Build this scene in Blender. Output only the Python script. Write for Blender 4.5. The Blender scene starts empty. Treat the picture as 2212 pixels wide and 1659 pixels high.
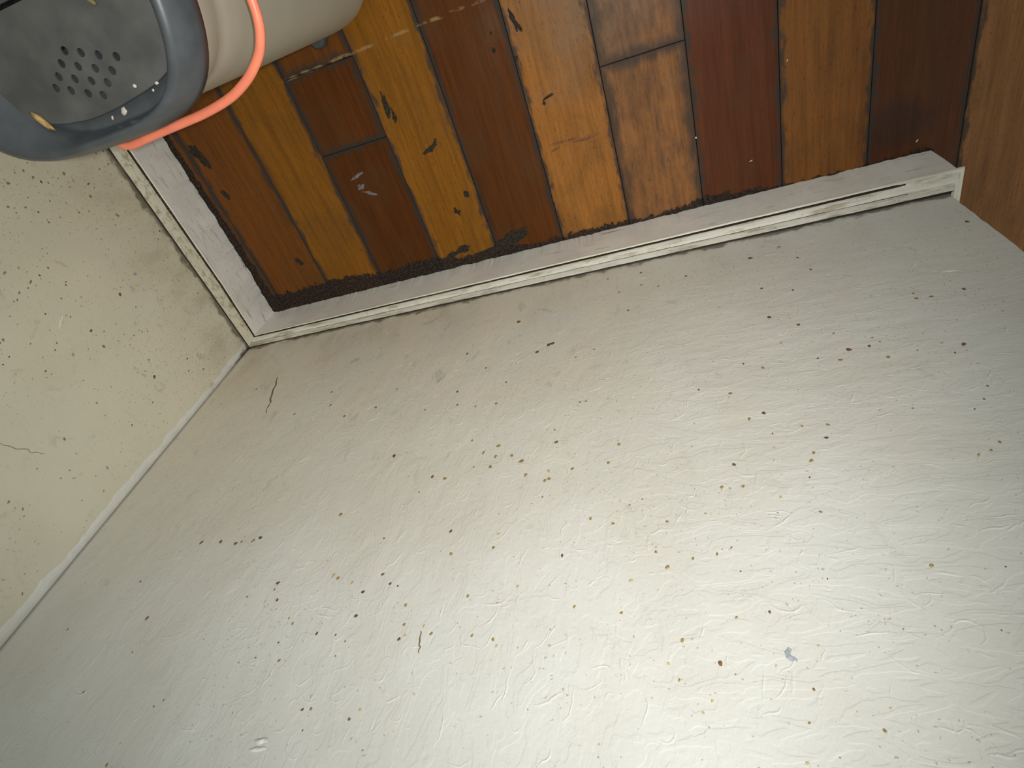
import bpy, bmesh, math, random
from mathutils import Vector, Matrix, noise

sc = bpy.context.scene
COL = sc.collection

# ------------------------------------------------------------------ camera
CAM = Vector((0.54796, 0.29783, 0.65249))
cam_d = bpy.data.cameras.new('camera')
cam = bpy.data.objects.new('camera', cam_d)
COL.objects.link(cam)
cam_d.sensor_fit = 'HORIZONTAL'
cam_d.sensor_width = 36.0
cam_d.lens = 1221.55 / 2212 * 36.0
cam_d.clip_start = 0.01
RIGHT = Vector((0.94647, -0.29976, -0.11973))
DOWN = Vector((-0.16198, -0.76190, 0.62711))
FWD = Vector((-0.27921, -0.57415, -0.76967))
m = Matrix((RIGHT, -DOWN, -FWD)).transposed().to_4x4()
m.translation = CAM
cam.matrix_world = m
sc.camera = cam

# ------------------------------------------------------------------ world, light, exposure
w = bpy.data.worlds.new('world')
sc.world = w
w.use_nodes = True
w.node_tree.nodes['Background'].inputs[0].default_value = (0.93, 1.0, 0.97, 1)
w.node_tree.nodes['Background'].inputs[1].default_value = 0.45

def spot(name, loc, target, power, size, blend, radius, col):
    d = bpy.data.lights.new(name, 'SPOT')
    d.energy = power; d.spot_size = math.radians(size); d.spot_blend = blend
    d.shadow_soft_size = radius; d.color = col
    o = bpy.data.objects.new(name, d); COL.objects.link(o)
    o.location = loc
    o.rotation_euler = (Vector(target) - Vector(loc)).to_track_quat('-Z', 'Y').to_euler()
    return o
# stand-in for the telephone's flash, set behind its lens to fit the wall's brightness
spot('flash_stand_in', CAM + RIGHT * 0.089 + DOWN * 0.064 - FWD * 0.15, (0.29, 0.0, 0.086), 14.5, 84.6, 1.0, 0.008, (1.0, 0.985, 0.95))

sc.view_settings.view_transform = 'Standard'
sc.view_settings.look = 'None'
sc.view_settings.gamma = 1.0
sc.view_settings.use_curve_mapping = False
sc.view_settings.exposure = 0.0

# ------------------------------------------------------------------ helpers
class NT:
    """small builder for shader node trees"""
    def __init__(s, name):
        s.m = bpy.data.materials.new(name); s.m.use_nodes = True
        s.t = s.m.node_tree; s.b = s.t.nodes['Principled BSDF']
        s._pos = None
    def n(s, typ): return s.t.nodes.new(typ)
    def put(s, sock, v):
        if isinstance(v, bpy.types.NodeSocket): s.t.links.new(v, sock)
        elif isinstance(v, (tuple, list)) and len(v) == 3 and sock.type == 'RGBA': sock.default_value = (*v, 1)
        else: sock.default_value = v
    def math(s, op, a, b=0.0, c=0.0, clamp=False):
        n = s.n('ShaderNodeMath'); n.operation = op; n.use_clamp = clamp
        for i, v in enumerate((a, b, c)): s.put(n.inputs[i], v)
        return n.outputs[0]
    def add(s, a, b): return s.math('ADD', a, b)
    def sub(s, a, b): return s.math('SUBTRACT', a, b)
    def mul(s, a, b): return s.math('MULTIPLY', a, b)
    def ramp(s, v, a, b, lo=0.0, hi=1.0):
        n = s.n('ShaderNodeMapRange'); n.interpolation_type = 'SMOOTHSTEP'
        s.put(n.inputs[0], v)
        for i, x in enumerate((a, b, lo, hi)): s.put(n.inputs[i + 1], x)
        return n.outputs[0]
    def pos(s):
        if s._pos is None:
            g = s.n('ShaderNodeNewGeometry'); x = s.n('ShaderNodeSeparateXYZ')
            s.t.links.new(g.outputs['Position'], x.inputs[0])
            s._pos = (g.outputs['Position'], x.outputs[0], x.outputs[1], x.outputs[2])
        return s._pos
    def vec(s, scale, offset=(0, 0, 0)):
        n = s.n('ShaderNodeMapping')
        s.put(n.inputs[0], s.pos()[0])
        s.put(n.inputs['Scale'], scale); s.put(n.inputs['Location'], offset)
        return n.outputs[0]
    def noise(s, scale=(1, 1, 1), offset=(0, 0, 0), detail=3.0, rough=0.55, dist=0.0, vec=None):
        n = s.n('ShaderNodeTexNoise'); n.inputs['Scale'].default_value = 1.0
        n.inputs['Detail'].default_value = detail; n.inputs['Roughness'].default_value = rough
        n.inputs['Distortion'].default_value = dist
        s.put(n.inputs['Vector'], vec if vec is not None else s.vec(scale, offset))
        return n.outputs['Fac']
    def mix(s, f, a, b, mode='MIX'):
        n = s.n('ShaderNodeMix'); n.data_type = 'RGBA'; n.blend_type = mode
        s.put(n.inputs[0], f); s.put(n.inputs[6], a); s.put(n.inputs[7], b)
        return n.outputs[2]
    def bump(s, h, strength, dist, normal=None):
        n = s.n('ShaderNodeBump'); n.inputs['Strength'].default_value = strength
        n.inputs['Distance'].default_value = dist; s.put(n.inputs['Height'], h)
        if normal is not None: s.put(n.inputs['Normal'], normal)
        return n.outputs[0]
    def set(s, **k):
        for a, v in k.items():
            s.put(s.b.inputs[a.replace('_', ' ')], v)
        return s.m

def plain(name, col, rough=0.5, spec=0.5, var=0.0, scale=200, bump=0.0, **kw):
    t = NT(name)
    c = col
    if var:
        f = t.noise((scale,) * 3, detail=4)
        c = t.mix(t.ramp(f, 0.3, 0.7), tuple(x * (1 - var) for x in col), tuple(min(1, x * (1 + var)) for x in col))
    if bump:
        t.set(Normal=t.bump(t.noise((scale * 3,) * 3, detail=3), bump, 0.0005))
    t.set(Base_Color=c, Roughness=rough)
    t.b.inputs['Specular IOR Level'].default_value = spec
    for k, v in kw.items(): t.put(t.b.inputs[k.replace('_', ' ')], v)
    return t.m

def mesh_obj(name, verts, faces, mats, parent=None, smooth=False, mi=None):
    me = bpy.data.meshes.new(name)
    me.from_pydata([tuple(v) for v in verts], [], faces)
    for mm in (mats if isinstance(mats, (list, tuple)) else [mats]): me.materials.append(mm)
    if mi is not None: me.polygons.foreach_set('material_index', mi)
    if smooth: me.polygons.foreach_set('use_smooth', [True] * len(me.polygons))
    me.validate(); me.update()
    o = bpy.data.objects.new(name, me); COL.objects.link(o)
    if parent: o.parent = parent
    return o

def fix_normals(o):
    bm = bmesh.new(); bm.from_mesh(o.data)
    bmesh.ops.recalc_face_normals(bm, faces=bm.faces); bm.to_mesh(o.data); bm.free()
    return o

def tag(o, label, cat, group=None):
    o['label'] = label; o['category'] = cat
    if group: o['group'] = group
    return o

def structure(o): o['kind'] = 'structure'; return o
def stuff(o): o['kind'] = 'stuff'; return o

rnd = random.Random(7)
def nz(x, y=0.0, z=0.0): return noise.noise((x, y, z))

# ------------------------------------------------------------------ materials
def wall_paint(name, base, dirt_axis, brush, fs, fl, relief):
    """painted plaster: off-white with grime, fly specks and brush relief; dirt_axis 0 = wall along x, 1 = along y"""
    t = NT(name)
    P, x, y, z = t.pos()
    u = x if dirt_axis == 0 else y
    c = t.mix(t.ramp(t.noise((7, 7, 7), detail=4), 0.35, 0.7), base, tuple(b * k for b, k in zip(base, (0.90, 0.885, 0.85))))
    # brownish film low on the wall towards the corner, lightened where lamplight falls short
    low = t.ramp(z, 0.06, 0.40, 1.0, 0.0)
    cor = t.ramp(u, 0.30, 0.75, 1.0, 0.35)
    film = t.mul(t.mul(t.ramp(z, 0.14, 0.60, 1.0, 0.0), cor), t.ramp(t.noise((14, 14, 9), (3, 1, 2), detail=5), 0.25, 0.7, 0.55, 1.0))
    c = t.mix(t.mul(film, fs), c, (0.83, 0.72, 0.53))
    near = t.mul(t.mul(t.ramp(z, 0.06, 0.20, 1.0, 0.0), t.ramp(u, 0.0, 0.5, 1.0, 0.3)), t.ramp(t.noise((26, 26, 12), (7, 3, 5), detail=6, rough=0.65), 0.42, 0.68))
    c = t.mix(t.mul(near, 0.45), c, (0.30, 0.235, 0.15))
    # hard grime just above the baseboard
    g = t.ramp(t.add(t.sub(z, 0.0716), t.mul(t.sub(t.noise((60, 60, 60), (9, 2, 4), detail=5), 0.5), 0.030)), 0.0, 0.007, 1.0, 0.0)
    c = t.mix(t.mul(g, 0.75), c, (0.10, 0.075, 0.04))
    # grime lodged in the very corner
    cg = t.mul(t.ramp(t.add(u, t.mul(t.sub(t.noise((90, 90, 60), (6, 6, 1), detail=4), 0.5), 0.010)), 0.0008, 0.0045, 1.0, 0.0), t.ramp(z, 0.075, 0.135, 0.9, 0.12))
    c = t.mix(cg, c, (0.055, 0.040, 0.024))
    # small flecks, irregular
    wv = t.n('ShaderNodeTexNoise'); wv.inputs['Scale'].default_value = 350; wv.inputs['Detail'].default_value = 2
    t.put(wv.inputs['Vector'], P)
    def warped(k, off):
        n = t.n('ShaderNodeVectorMath'); n.operation = 'MULTIPLY_ADD'
        t.put(n.inputs[0], wv.outputs['Color']); n.inputs[1].default_value = (0.004,) * 3; t.put(n.inputs[2], P)
        mp = t.n('ShaderNodeMapping'); t.put(mp.inputs[0], n.outputs[0]); mp.inputs['Scale'].default_value = (k,) * 3; mp.inputs['Location'].default_value = off
        return mp.outputs[0]
    for sc_, th, col, off, k in ((210, 0.16, (0.30, 0.225, 0.115), (0, 0, 0), 0.62), (430, 0.20, (0.26, 0.20, 0.12), (5, 3, 1), 0.6), (300, 0.11, (0.13, 0.10, 0.065), (2, 7, 4), 0.6)):
        v = t.n('ShaderNodeTexVoronoi'); v.inputs['Scale'].default_value = 1.0
        t.put(v.inputs['Vector'], warped(sc_, off))
        keep = t.n('ShaderNodeSeparateColor'); t.put(keep.inputs[0], v.outputs['Color'])
        dens = t.ramp(t.noise((9, 9, 9), (off[0] + 4, 2, 8), detail=3), 0.45, 0.70, 0.0, fl)
        on = t.math('LESS_THAN', keep.outputs[0], t.add(dens, t.add(0.02, t.mul(low, fl * 0.7))))
        r = t.mul(t.ramp(keep.outputs[1], 0, 1, 0.5, 1.5), th)
        mk = t.mul(on, t.ramp(v.outputs['Distance'], t.mul(r, 0.5), r, 1.0, 0.0))
        c = t.mix(t.mul(mk, k), c, col)
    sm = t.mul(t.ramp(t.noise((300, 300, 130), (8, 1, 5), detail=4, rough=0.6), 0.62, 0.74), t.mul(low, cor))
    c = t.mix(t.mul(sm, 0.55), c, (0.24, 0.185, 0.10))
    # fine brush drag
    br = t.noise(brush, (1, 5, 2), detail=5, dist=0.8)
    c = t.mix(t.ramp(br, 0.60, 0.78, 0.0, t.add(0.05, t.mul(film, 0.5))), c, (0.25, 0.20, 0.14))
    h1 = t.noise((330, 330, 330), detail=3)
    h2 = t.noise(brush, (4, 1, 3), detail=4, dist=1.2)
    # islands and creases of thick brushed paint: contour steps of a warped noise, drawn out up the wall on the left and along it on the right
    side = t.ramp(u, 0.42, 0.62)
    va = t.noise((58, 58, 34), (3, 9, 2), detail=2, rough=0.4, dist=0.5)
    vb = t.noise((32, 60, 95), (7, 2, 6), detail=2, rough=0.4, dist=0.5)
    vn = t.add(t.mul(va, t.sub(1.0, side)), t.mul(vb, side))
    vc = t.noise((150, 150, 95), (1, 4, 9), detail=3, rough=0.6, dist=1.2)
    step = t.add(t.add(t.ramp(vn, 0.485, 0.515), t.mul(t.ramp(vn, 0.60, 0.625), 0.8)), t.mul(t.ramp(vn, 0.385, 0.41), 0.8))
    step = t.mul(t.add(step, t.mul(t.ramp(vc, 0.56, 0.60), 0.35)), t.ramp(z, 0.09, 0.24, 0.25, 1.0))
    crk = t.math('ABSOLUTE', t.sub(t.noise((120, 120, 70), (2, 2, 2), detail=4, rough=0.6, dist=0.6), 0.5))
    crease = t.mul(t.ramp(crk, 0.0, 0.022, 1.0, 0.0), t.ramp(t.noise((38, 38, 38), (5, 5, 9), detail=2), 0.56, 0.68))
    c = t.mix(t.mul(crease, 0.14), c, (0.25, 0.22, 0.18))  # thin crease shadows tinted faintly into the paint colour
    n1 = t.bump(h1, 0.24, 0.0006)
    n2 = t.bump(h2, 0.16, 0.0012, n1)
    n2 = t.bump(step, 0.26 * relief, 0.00040, n2)
    n2 = t.bump(crease, 0.16 * relief, 0.0005, n2)
    return t.set(Base_Color=c, Roughness=0.42, Normal=n2)

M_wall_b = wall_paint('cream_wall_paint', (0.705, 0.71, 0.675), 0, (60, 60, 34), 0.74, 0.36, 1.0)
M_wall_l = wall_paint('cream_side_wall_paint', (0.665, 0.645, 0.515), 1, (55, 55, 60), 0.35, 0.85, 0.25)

def trim_paint(name, base, grime, amount, scale):
    t = NT(name)
    f = t.noise(scale, (2, 4, 6), detail=6, rough=0.65)
    f2 = t.noise((400, 400, 400), (1, 1, 2), detail=4)
    c = t.mix(t.ramp(t.noise((25, 25, 25), detail=3), 0.3, 0.7, 0.0, 0.6), base, tuple(b * 0.82 for b in base))
    c = t.mix(t.ramp(f, 0.64 - amount, 0.76 - amount * 0.5, 0.0, 0.7), c, grime)
    c = t.mix(t.ramp(f2, 0.60, 0.72, 0.0, 0.55 * min(1, amount * 8)), c, grime)
    nn = t.bump(f2, 0.25, 0.0006)
    return t.set(Base_Color=c, Roughness=0.45, Normal=nn)

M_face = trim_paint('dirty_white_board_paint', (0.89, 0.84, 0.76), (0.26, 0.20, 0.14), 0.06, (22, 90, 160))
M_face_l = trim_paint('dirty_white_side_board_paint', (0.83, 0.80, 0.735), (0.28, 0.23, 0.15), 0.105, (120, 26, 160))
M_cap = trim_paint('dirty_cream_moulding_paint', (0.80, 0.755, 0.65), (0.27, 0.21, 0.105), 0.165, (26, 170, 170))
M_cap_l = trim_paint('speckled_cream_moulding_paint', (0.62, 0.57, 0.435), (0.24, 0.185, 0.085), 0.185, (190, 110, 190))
def grime_mat(name, under, scale, a=0.42, b=0.58):
    t = NT(name)
    f = t.noise(scale, (3, 3, 1), detail=4)
    c = t.mix(t.ramp(f, a, b), (0.030, 0.022, 0.014), under)
    return t.set(Base_Color=c, Roughness=0.8)
M_groove = grime_mat('grimy_groove', (0.30, 0.23, 0.12), (16, 300, 300), 0.54, 0.74)
M_gap = grime_mat('dark_gap_grime', (0.20, 0.15, 0.08), (30, 30, 300), 0.56, 0.78)
M_nose = trim_paint('pale_edge_paint', (0.80, 0.75, 0.62), (0.35, 0.28, 0.14), 0.03, (40, 200, 200))
M_dirt = plain('caked_black_dirt', (0.028, 0.021, 0.015), 0.85, 0.25, 0.5, 300, 0.6)

def wood_mat():
    t = NT('worn_varnished_wood')
    P, x, y, z = t.pos()
    oi = t.n('ShaderNodeObjectInfo')
    uv = t.n('ShaderNodeUVMap'); uv.uv_map = 'plank'
    su = t.n('ShaderNodeSeparateXYZ'); t.put(su.inputs[0], uv.outputs[0])
    u, v = su.outputs[0], su.outputs[1]          # metres from the nearest long edge / nearest end
    # a different stretch of grain for every board
    shift = t.n('ShaderNodeCombineXYZ'); t.put(shift.inputs[2], t.mul(oi.outputs['Random'], 40))
    va = t.n('ShaderNodeVectorMath'); va.operation = 'ADD'; t.put(va.inputs[0], P); t.put(va.inputs[1], shift.outputs[0])
    def gn(scale, detail=4, dist=0.0, rough=0.55):
        mp = t.n('ShaderNodeMapping'); t.put(mp.inputs[0], va.outputs[0]); mp.inputs['Scale'].default_value = scale
        return t.noise(vec=mp.outputs[0], detail=detail, dist=dist, rough=rough)
    col = oi.outputs['Color']
    g1 = gn((330, 16, 1), 5, 0.3, 0.65)
    g2 = gn((70, 3.5, 1), 4, 0.8)
    g3 = gn((1400, 170, 1), 2)
    g4 = gn((26, 14, 1), 4, 0.5)
    k = t.add(t.ramp(g1, 0.25, 0.75, 0.82, 1.15), t.ramp(g2, 0.3, 0.7, -0.13, 0.12))
    sc_ = t.n('ShaderNodeCombineColor'); [t.put(sc_.inputs[i], k) for i in range(3)]
    c = t.mix(1.0, col, sc_.outputs[0], 'MULTIPLY')
    # dull brown worn film in patches
    c = t.mix(t.ramp(g4, 0.45, 0.70, 0.0, 0.55), c, t.mix(0.55, c, (0.075, 0.042, 0.015)))
    # grey traffic wear with flash glare painted in, and a dark smudge by the wall's end
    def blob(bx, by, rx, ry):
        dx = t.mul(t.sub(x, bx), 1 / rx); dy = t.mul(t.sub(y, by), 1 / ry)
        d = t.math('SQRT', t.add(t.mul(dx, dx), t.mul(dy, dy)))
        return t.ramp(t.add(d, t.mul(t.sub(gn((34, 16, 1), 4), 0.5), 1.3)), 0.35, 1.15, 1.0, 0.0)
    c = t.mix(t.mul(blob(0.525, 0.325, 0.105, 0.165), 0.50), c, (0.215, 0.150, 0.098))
    c = t.mix(t.mul(blob(0.800, 0.055, 0.045, 0.030), 0.55), c, (0.030, 0.020, 0.016))
    # pores and dark flecks
    c = t.mix(t.ramp(g3, 0.58, 0.72, 0.0, 0.55), c, (0.05, 0.022, 0.008))
    fl = gn((160, 110, 1), 3)
    c = t.mix(t.ramp(fl, 0.72, 0.77, 0.0, 0.6), c, (0.035, 0.016, 0.008))
    # dirt in the seams
    en = gn((120, 35, 1), 4)
    seam = t.ramp(t.add(u, t.mul(t.sub(en, 0.5), 0.006)), 0.0003, t.add(0.0012, t.mul(t.ramp(gn((9, 9, 1), 2), 0.40, 0.7, 0.0, 0.008), t.ramp(x, 0.30, 0.62, 1.0, 0.35))), 1.0, 0.0)
    c = t.mix(t.mul(seam, t.ramp(x, 0.35, 0.60, 0.75, 0.5)), c, (0.030, 0.018, 0.010))
    st = t.ramp(t.add(v, t.mul(t.sub(gn((150, 50, 1), 5), 0.5), 0.022)), 0.0005, t.add(0.002, t.mul(oi.outputs['Alpha'], 0.019)), 1.0, 0.0)
    c = t.mix(t.mul(st, 0.84), c, (0.042, 0.034, 0.029))
    # pale residue left by an old line of tape or glue across four boards
    ln = t.math('ABSOLUTE', t.sub(y, t.add(t.mul(x, 0.026), t.add(0.2648, t.mul(t.sub(t.noise((30, 30, 1), detail=3), 0.5), 0.006)))))
    lm = t.mul(t.ramp(ln, 0.0006, 0.0022, 1.0, 0.0), t.ramp(t.noise((55, 80, 1), (4, 4, 0), detail=4), 0.46, 0.60))
    lm = t.mul(lm, t.mul(t.ramp(x, 0.185, 0.20), t.ramp(x, 0.40, 0.46, 1.0, 0.0)))
    c = t.mix(t.mul(lm, 0.6), c, (0.36, 0.24, 0.11))
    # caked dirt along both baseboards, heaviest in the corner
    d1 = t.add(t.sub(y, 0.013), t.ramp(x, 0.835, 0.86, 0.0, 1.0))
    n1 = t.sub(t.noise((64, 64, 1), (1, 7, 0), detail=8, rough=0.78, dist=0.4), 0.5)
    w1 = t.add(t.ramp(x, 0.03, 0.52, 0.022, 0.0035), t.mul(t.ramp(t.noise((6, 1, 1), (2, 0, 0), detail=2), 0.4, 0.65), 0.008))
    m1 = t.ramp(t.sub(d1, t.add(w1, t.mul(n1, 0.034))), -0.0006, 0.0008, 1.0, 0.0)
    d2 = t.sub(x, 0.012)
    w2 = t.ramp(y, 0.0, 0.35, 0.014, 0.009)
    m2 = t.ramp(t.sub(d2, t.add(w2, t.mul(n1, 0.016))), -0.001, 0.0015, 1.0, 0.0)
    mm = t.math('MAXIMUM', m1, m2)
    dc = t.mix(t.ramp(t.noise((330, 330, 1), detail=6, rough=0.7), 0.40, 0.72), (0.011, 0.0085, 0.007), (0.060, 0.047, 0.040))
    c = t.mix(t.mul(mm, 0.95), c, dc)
    rg = t.add(t.ramp(g4, 0.3, 0.7, 0.31, 0.45), t.mul(mm, 0.3))
    t.b.inputs['Specular IOR Level'].default_value = 0.15
    nn = t.bump(t.add(t.mul(g1, 0.6), t.mul(g3, 0.4)), 0.22, 0.0005)
    nn = t.bump(t.mul(mm, t.noise((240, 240, 1), detail=4)), 0.6, 0.0012, nn)
    return t.set(Base_Color=c, Roughness=rg, Normal=nn)
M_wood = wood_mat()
M_sub = plain('dark_subfloor', (0.02, 0.014, 0.01), 0.9)

# ------------------------------------------------------------------ floor
def box(name, a, b, mat, parent=None):
    x0, y0, z0 = a; x1, y1, z1 = b
    v = [(x, y, z) for z in (z0, z1) for y in (y0, y1) for x in (x0, x1)]
    f = [(0, 2, 3, 1), (4, 5, 7, 6), (0, 1, 5, 4), (1, 3, 7, 5), (3, 2, 6, 7), (2, 0, 4, 6)]
    return mesh_obj(name, v, f, mat, parent)

floor = structure(box('floor', (-0.1, -0.7, -0.034), (1.36, 1.15, -0.0195), M_sub))
def plank(x0, x1, y0, y1, col, stain, lift=0.0):
    g = 0.00022; c = 0.00045; cx, cy = (x0 + x1) / 2, (y0 + y1) / 2
    a0, a1, b0, b1 = x0 + g - cx, x1 - g - cx, y0 + g - cy, y1 - g - cy
    t = lift
    def ring(i, z): return [(a0 + i, b0 + i, z), (a1 - i, b0 + i, z), (a1 - i, b1 - i, z), (a0 + i, b1 - i, z)]
    e = 0.012   # inner ring carries the seam distance
    V = ring(0, -0.019) + ring(0, t - c) + ring(c, t) + ring(e, t)
    F = [(3, 2, 1, 0), (12, 13, 14, 15)]
    for k in range(3):
        for i in range(4):
            j = (i + 1) % 4
            F.append((k * 4 + i, k * 4 + j, k * 4 + 4 + j, k * 4 + 4 + i))
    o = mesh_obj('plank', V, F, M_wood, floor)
    o.location = (cx, cy, 0)
    o.color = (*col, stain)
    me = o.data
    uv = me.uv_layers.new(name='plank')
    dist = {}
    for i in range(16):
        k = i // 4
        dist[i] = (0.0, 0.0) if k < 2 else (c, c) if k == 2 else (e, e)
    # faces by side: distance to the nearest long edge grows on the long sides, to the nearest end on the short ones
    L = (b1 - b0) / 2
    for p in me.polygons:
        for li in p.loop_indices:
            vi = me.loops[li].vertex_index
            co = me.vertices[vi].co
            uv.data[li].uv = (min(co.x - a0, a1 - co.x), min(co.y - b0, b1 - co.y))
    return o

XB = [0.0002, 0.0315, 0.1148, 0.1937, 0.2795, 0.3588, 0.4425, 0.5238, 0.6077, 0.6915, 0.7744, 0.8594, 0.9425, 1.0255, 1.1090, 1.1920, 1.2750, 1.358]
OB = (0.150, 0.050, 0.008); AM = (0.225, 0.088, 0.009); RB = (0.092, 0.028, 0.005)
TAN = (0.32, 0.127, 0.026); PNK = (0.285, 0.120, 0.040); DR = (0.104, 0.029, 0.010); MB = (0.195, 0.073, 0.017); DK = (0.096, 0.030, 0.011); BR = (0.27, 0.115, 0.040)
boards = [
 [(-.6, 1.1, OB, .2)],
 [(-.6, .62, OB, .2), (.62, 1.1, AM, .3)],
 [(-.6, .48, AM, .2), (.48, 1.1, DR, .2)],
 [(-.6, .1860, RB, .25), (.1860, .2700, RB, .3), (.2700, 1.1, OB, .5)],
 [(-.6, .55, AM, .2), (.55, 1.1, RB, .3)],
 [(-.6, .71, RB, .2), (.71, 1.1, TAN, .3)],
 [(-.6, .60, TAN, .2), (.60, 1.1, DR, .3)],
 [(-.6, .1868, PNK, .75), (.1868, 1.1, PNK, .95)],
 [(-.6, .49, DR, .2), (.49, 1.1, MB, .3)],
 [(-.6, .82, MB, .2), (.82, 1.1, RB, .3)],
 [(-.6, .58, DK, .2), (.58, 1.1, BR, .3)],
 [(-.6, .66, BR, .2), (.66, 1.1, AM, .3)],
 [(-.6, .52, MB, .2), (.52, 1.1, TAN, .3)],
 [(-.6, .75, DR, .2), (.75, 1.1, BR, .3)],
 [(-.6, .61, TAN, .2), (.61, 1.1, MB, .3)],
 [(-.6, .50, RB, .2), (.50, 1.1, AM, .3)],
 [(-.6, .70, AM, .2), (.70, 1.1, DK, .3)],
]
for i, segs in enumerate(boards):
    for y0, y1, c, s in segs:
        j = rnd.uniform(0.94, 1.06)
        plank(XB[i], XB[i + 1], y0, y1, tuple(v * j for v in c), s, rnd.uniform(-0.0004, 0.0))

# black blotches where the varnish has gone, lying on the boards
def blotch(x, y, rx, ry, rot, seed, n=26, mat=None):
    V = [(0, 0, 0.00022)]
    for k in range(n):
        a = 2 * math.pi * k / n
        r = 1 + 0.62 * nz(math.cos(a) * 1.6 + seed * 3.1, math.sin(a) * 1.6, seed) + 0.5 * nz(math.cos(a) * 5 + seed, math.sin(a) * 5, seed * 2)
        r = max(0.25, r)
        px, py = rx * r * math.cos(a), ry * r * math.sin(a)
        V.append((px * math.cos(rot) - py * math.sin(rot), px * math.sin(rot) + py * math.cos(rot), 0.00008))
    F = [(0, k + 1, (k + 1) % n + 1) for k in range(n)]
    o = mesh_obj('dirt_patch', V, F, mat or M_dirt, floor)
    o.location = (x, y, 0)
for i, b in enumerate([(.385, .034, .016, .007, .3), (.362, .027, .020, .006, .2), (.398, .041, .006, .002, .1), (.323, .160, .010, .0035, .35), (.331, .165, .005, .002, .9),
                       (.2936, .217, .0032, .014, -.1), (.2975, .203, .0025, .006, -.1), (.044, .231, .006, .011, .2), (.049, .218, .0035, .006, 0), (.048, .179, .004, .006, .4), (.092, .073, .004, .006, .5),
                       (.452, .250, .0022, .009, .2), (.4555, .244, .0018, .005, .3), (.467, .175, .007, .0012, .25), (.461, .170, .0018, .0018, 0), (.4443, .2186, .0022, .0022, 0), (.316, .034, .010, .004, .3), (.300, .030, .008, .004, .3),
                       (.345, .100, .003, .004, 0), (.327, .083, .003, .005, .5), (.425, .232, .002, .002, 0), (.427, .247, .0012, .0015, 0)]):
    blotch(*b, seed=i + 1)
M_rub = plain('brown_rub_mark', (0.17, 0.068, 0.020), 0.5, 0.3, 0.4, 250)
for i, b in enumerate([(.470, .127, .016, .0012, -.02), (.497, .124, .013, .0016, .05), (.460, .121, .006, .001, .2)]):
    blotch(*b, seed=i + 60, mat=M_rub)
M_scuff = plain('grey_scuff', (0.16, 0.13, 0.125), 0.6, 0.3, 0.4, 250)
for i, b in enumerate([(.2235, .1545, .009, .0022, .25), (.2235, .142, .005, .003, .2), (.231, .132, .009, .0018, -.5)]):
    blotch(*b, seed=i + 40, mat=M_scuff)

# ------------------------------------------------------------------ walls
WALL_END = 0.8241
def undul(x, z): return 0.0009 * nz(x * 7, z * 7, 3.3) + 0.0004 * nz(x * 22, z * 18, 8.1)

def wall_back_mesh():
    # front skin as a fine grid whose right edge rolls round the chipped corner
    nx, nz_ = 140, 110
    zs = [0.0 + 0.80 * j / nz_ for j in range(nz_ + 1)] + [1.0, 1.6]
    V = []; F = []
    def ends(z): return WALL_END + 0.0012 * nz(z * 55, 1.7) + 0.0010 * nz(z * 180, 4.2)
    cols = nx + 1 + 4
    for z in zs:
        e = ends(z)
        for i in range(nx + 1):
            x = (e - 0.0025) * i / nx
            fade = min(1, max(0, (z - 0.075) / 0.03)) * min(1, x / 0.03)
            V.append((x, undul(x, z) * fade, z))
        for k in range(1, 5):
            a = math.pi / 2 * min(k, 3) / 3
            if k < 4: V.append((e - 0.0025 + 0.0025 * math.sin(a), -0.0025 + 0.0025 * math.cos(a), z))
            else: V.append((e, -0.12, z))
    for j in range(len(zs) - 1):
        for i in range(cols - 1):
            a = j * cols + i
            F.append((a, a + cols, a + cols + 1, a + 1))
    n = len(V)
    # back and left closing skins
    z0, z1 = zs[0], zs[-1]
    V += [(0, -0.12, z0), (0, -0.12, z1)]
    top = (len(zs) - 1) * cols
    F.append((0, cols - 1, n)[::-1] if False else tuple([n] + list(range(0, cols))))
    F.append(tuple([n + 1] + list(range(top + cols - 1, top - 1, -1))))
    F.append(tuple([n, n + 1] + [j * cols for j in range(len(zs) - 1, -1, -1)]))
    F.append(tuple([n + 1, n] + [j * cols + cols - 1 for j in range(len(zs))]))
    o = mesh_obj('wall_back', V, F, M_wall_b)
    fix_normals(o)
    for p in o.data.polygons: p.use_smooth = len(p.vertices) == 4
    return o
wall_back = structure(wall_back_mesh())
wall_left = structure(box('wall_left', (-0.12, -0.12, 0.0), (-0.0001, 1.1, 1.6), M_wall_l))

# ---- worm-like ridges of old thick paint on the back wall
def ribbon(V, F, pts, wd, h, place):
    """a soft raised ridge: five points across, tapering at both ends"""
    n = len(pts); base = len(V)
    for k, (a, b) in enumerate(pts):
        a0, b0 = pts[max(k - 1, 0)]; a1, b1 = pts[min(k + 1, n - 1)]
        dx, dz = a1 - a0, b1 - b0; L = math.hypot(dx, dz) or 1
        px, pz = -dz / L, dx / L
        tp = math.sin(math.pi * (k + 0.35) / (n - 1 + 0.7)) ** 0.7
        for q, hh in ((-1, -0.05), (-.55, .45), (0, 1), (.55, .45), (1, -0.05)):
            V.append(place(a + px * q * wd * (0.4 + 0.6 * tp) / 2, b + pz * q * wd * (0.4 + 0.6 * tp) / 2, h * tp * hh))
    for k in range(n - 1):
        for q in range(4):
            i = base + k * 5 + q
            F.append((i, i + 1, i + 6, i + 5))
def on_back(x, z, h):
    fade = min(1, max(0, (z - 0.075) / 0.03)) * min(1, x / 0.03)
    return (x, undul(x, z) * fade + 0.00003 + h, z)
V, F = [], []
count = 0
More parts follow.
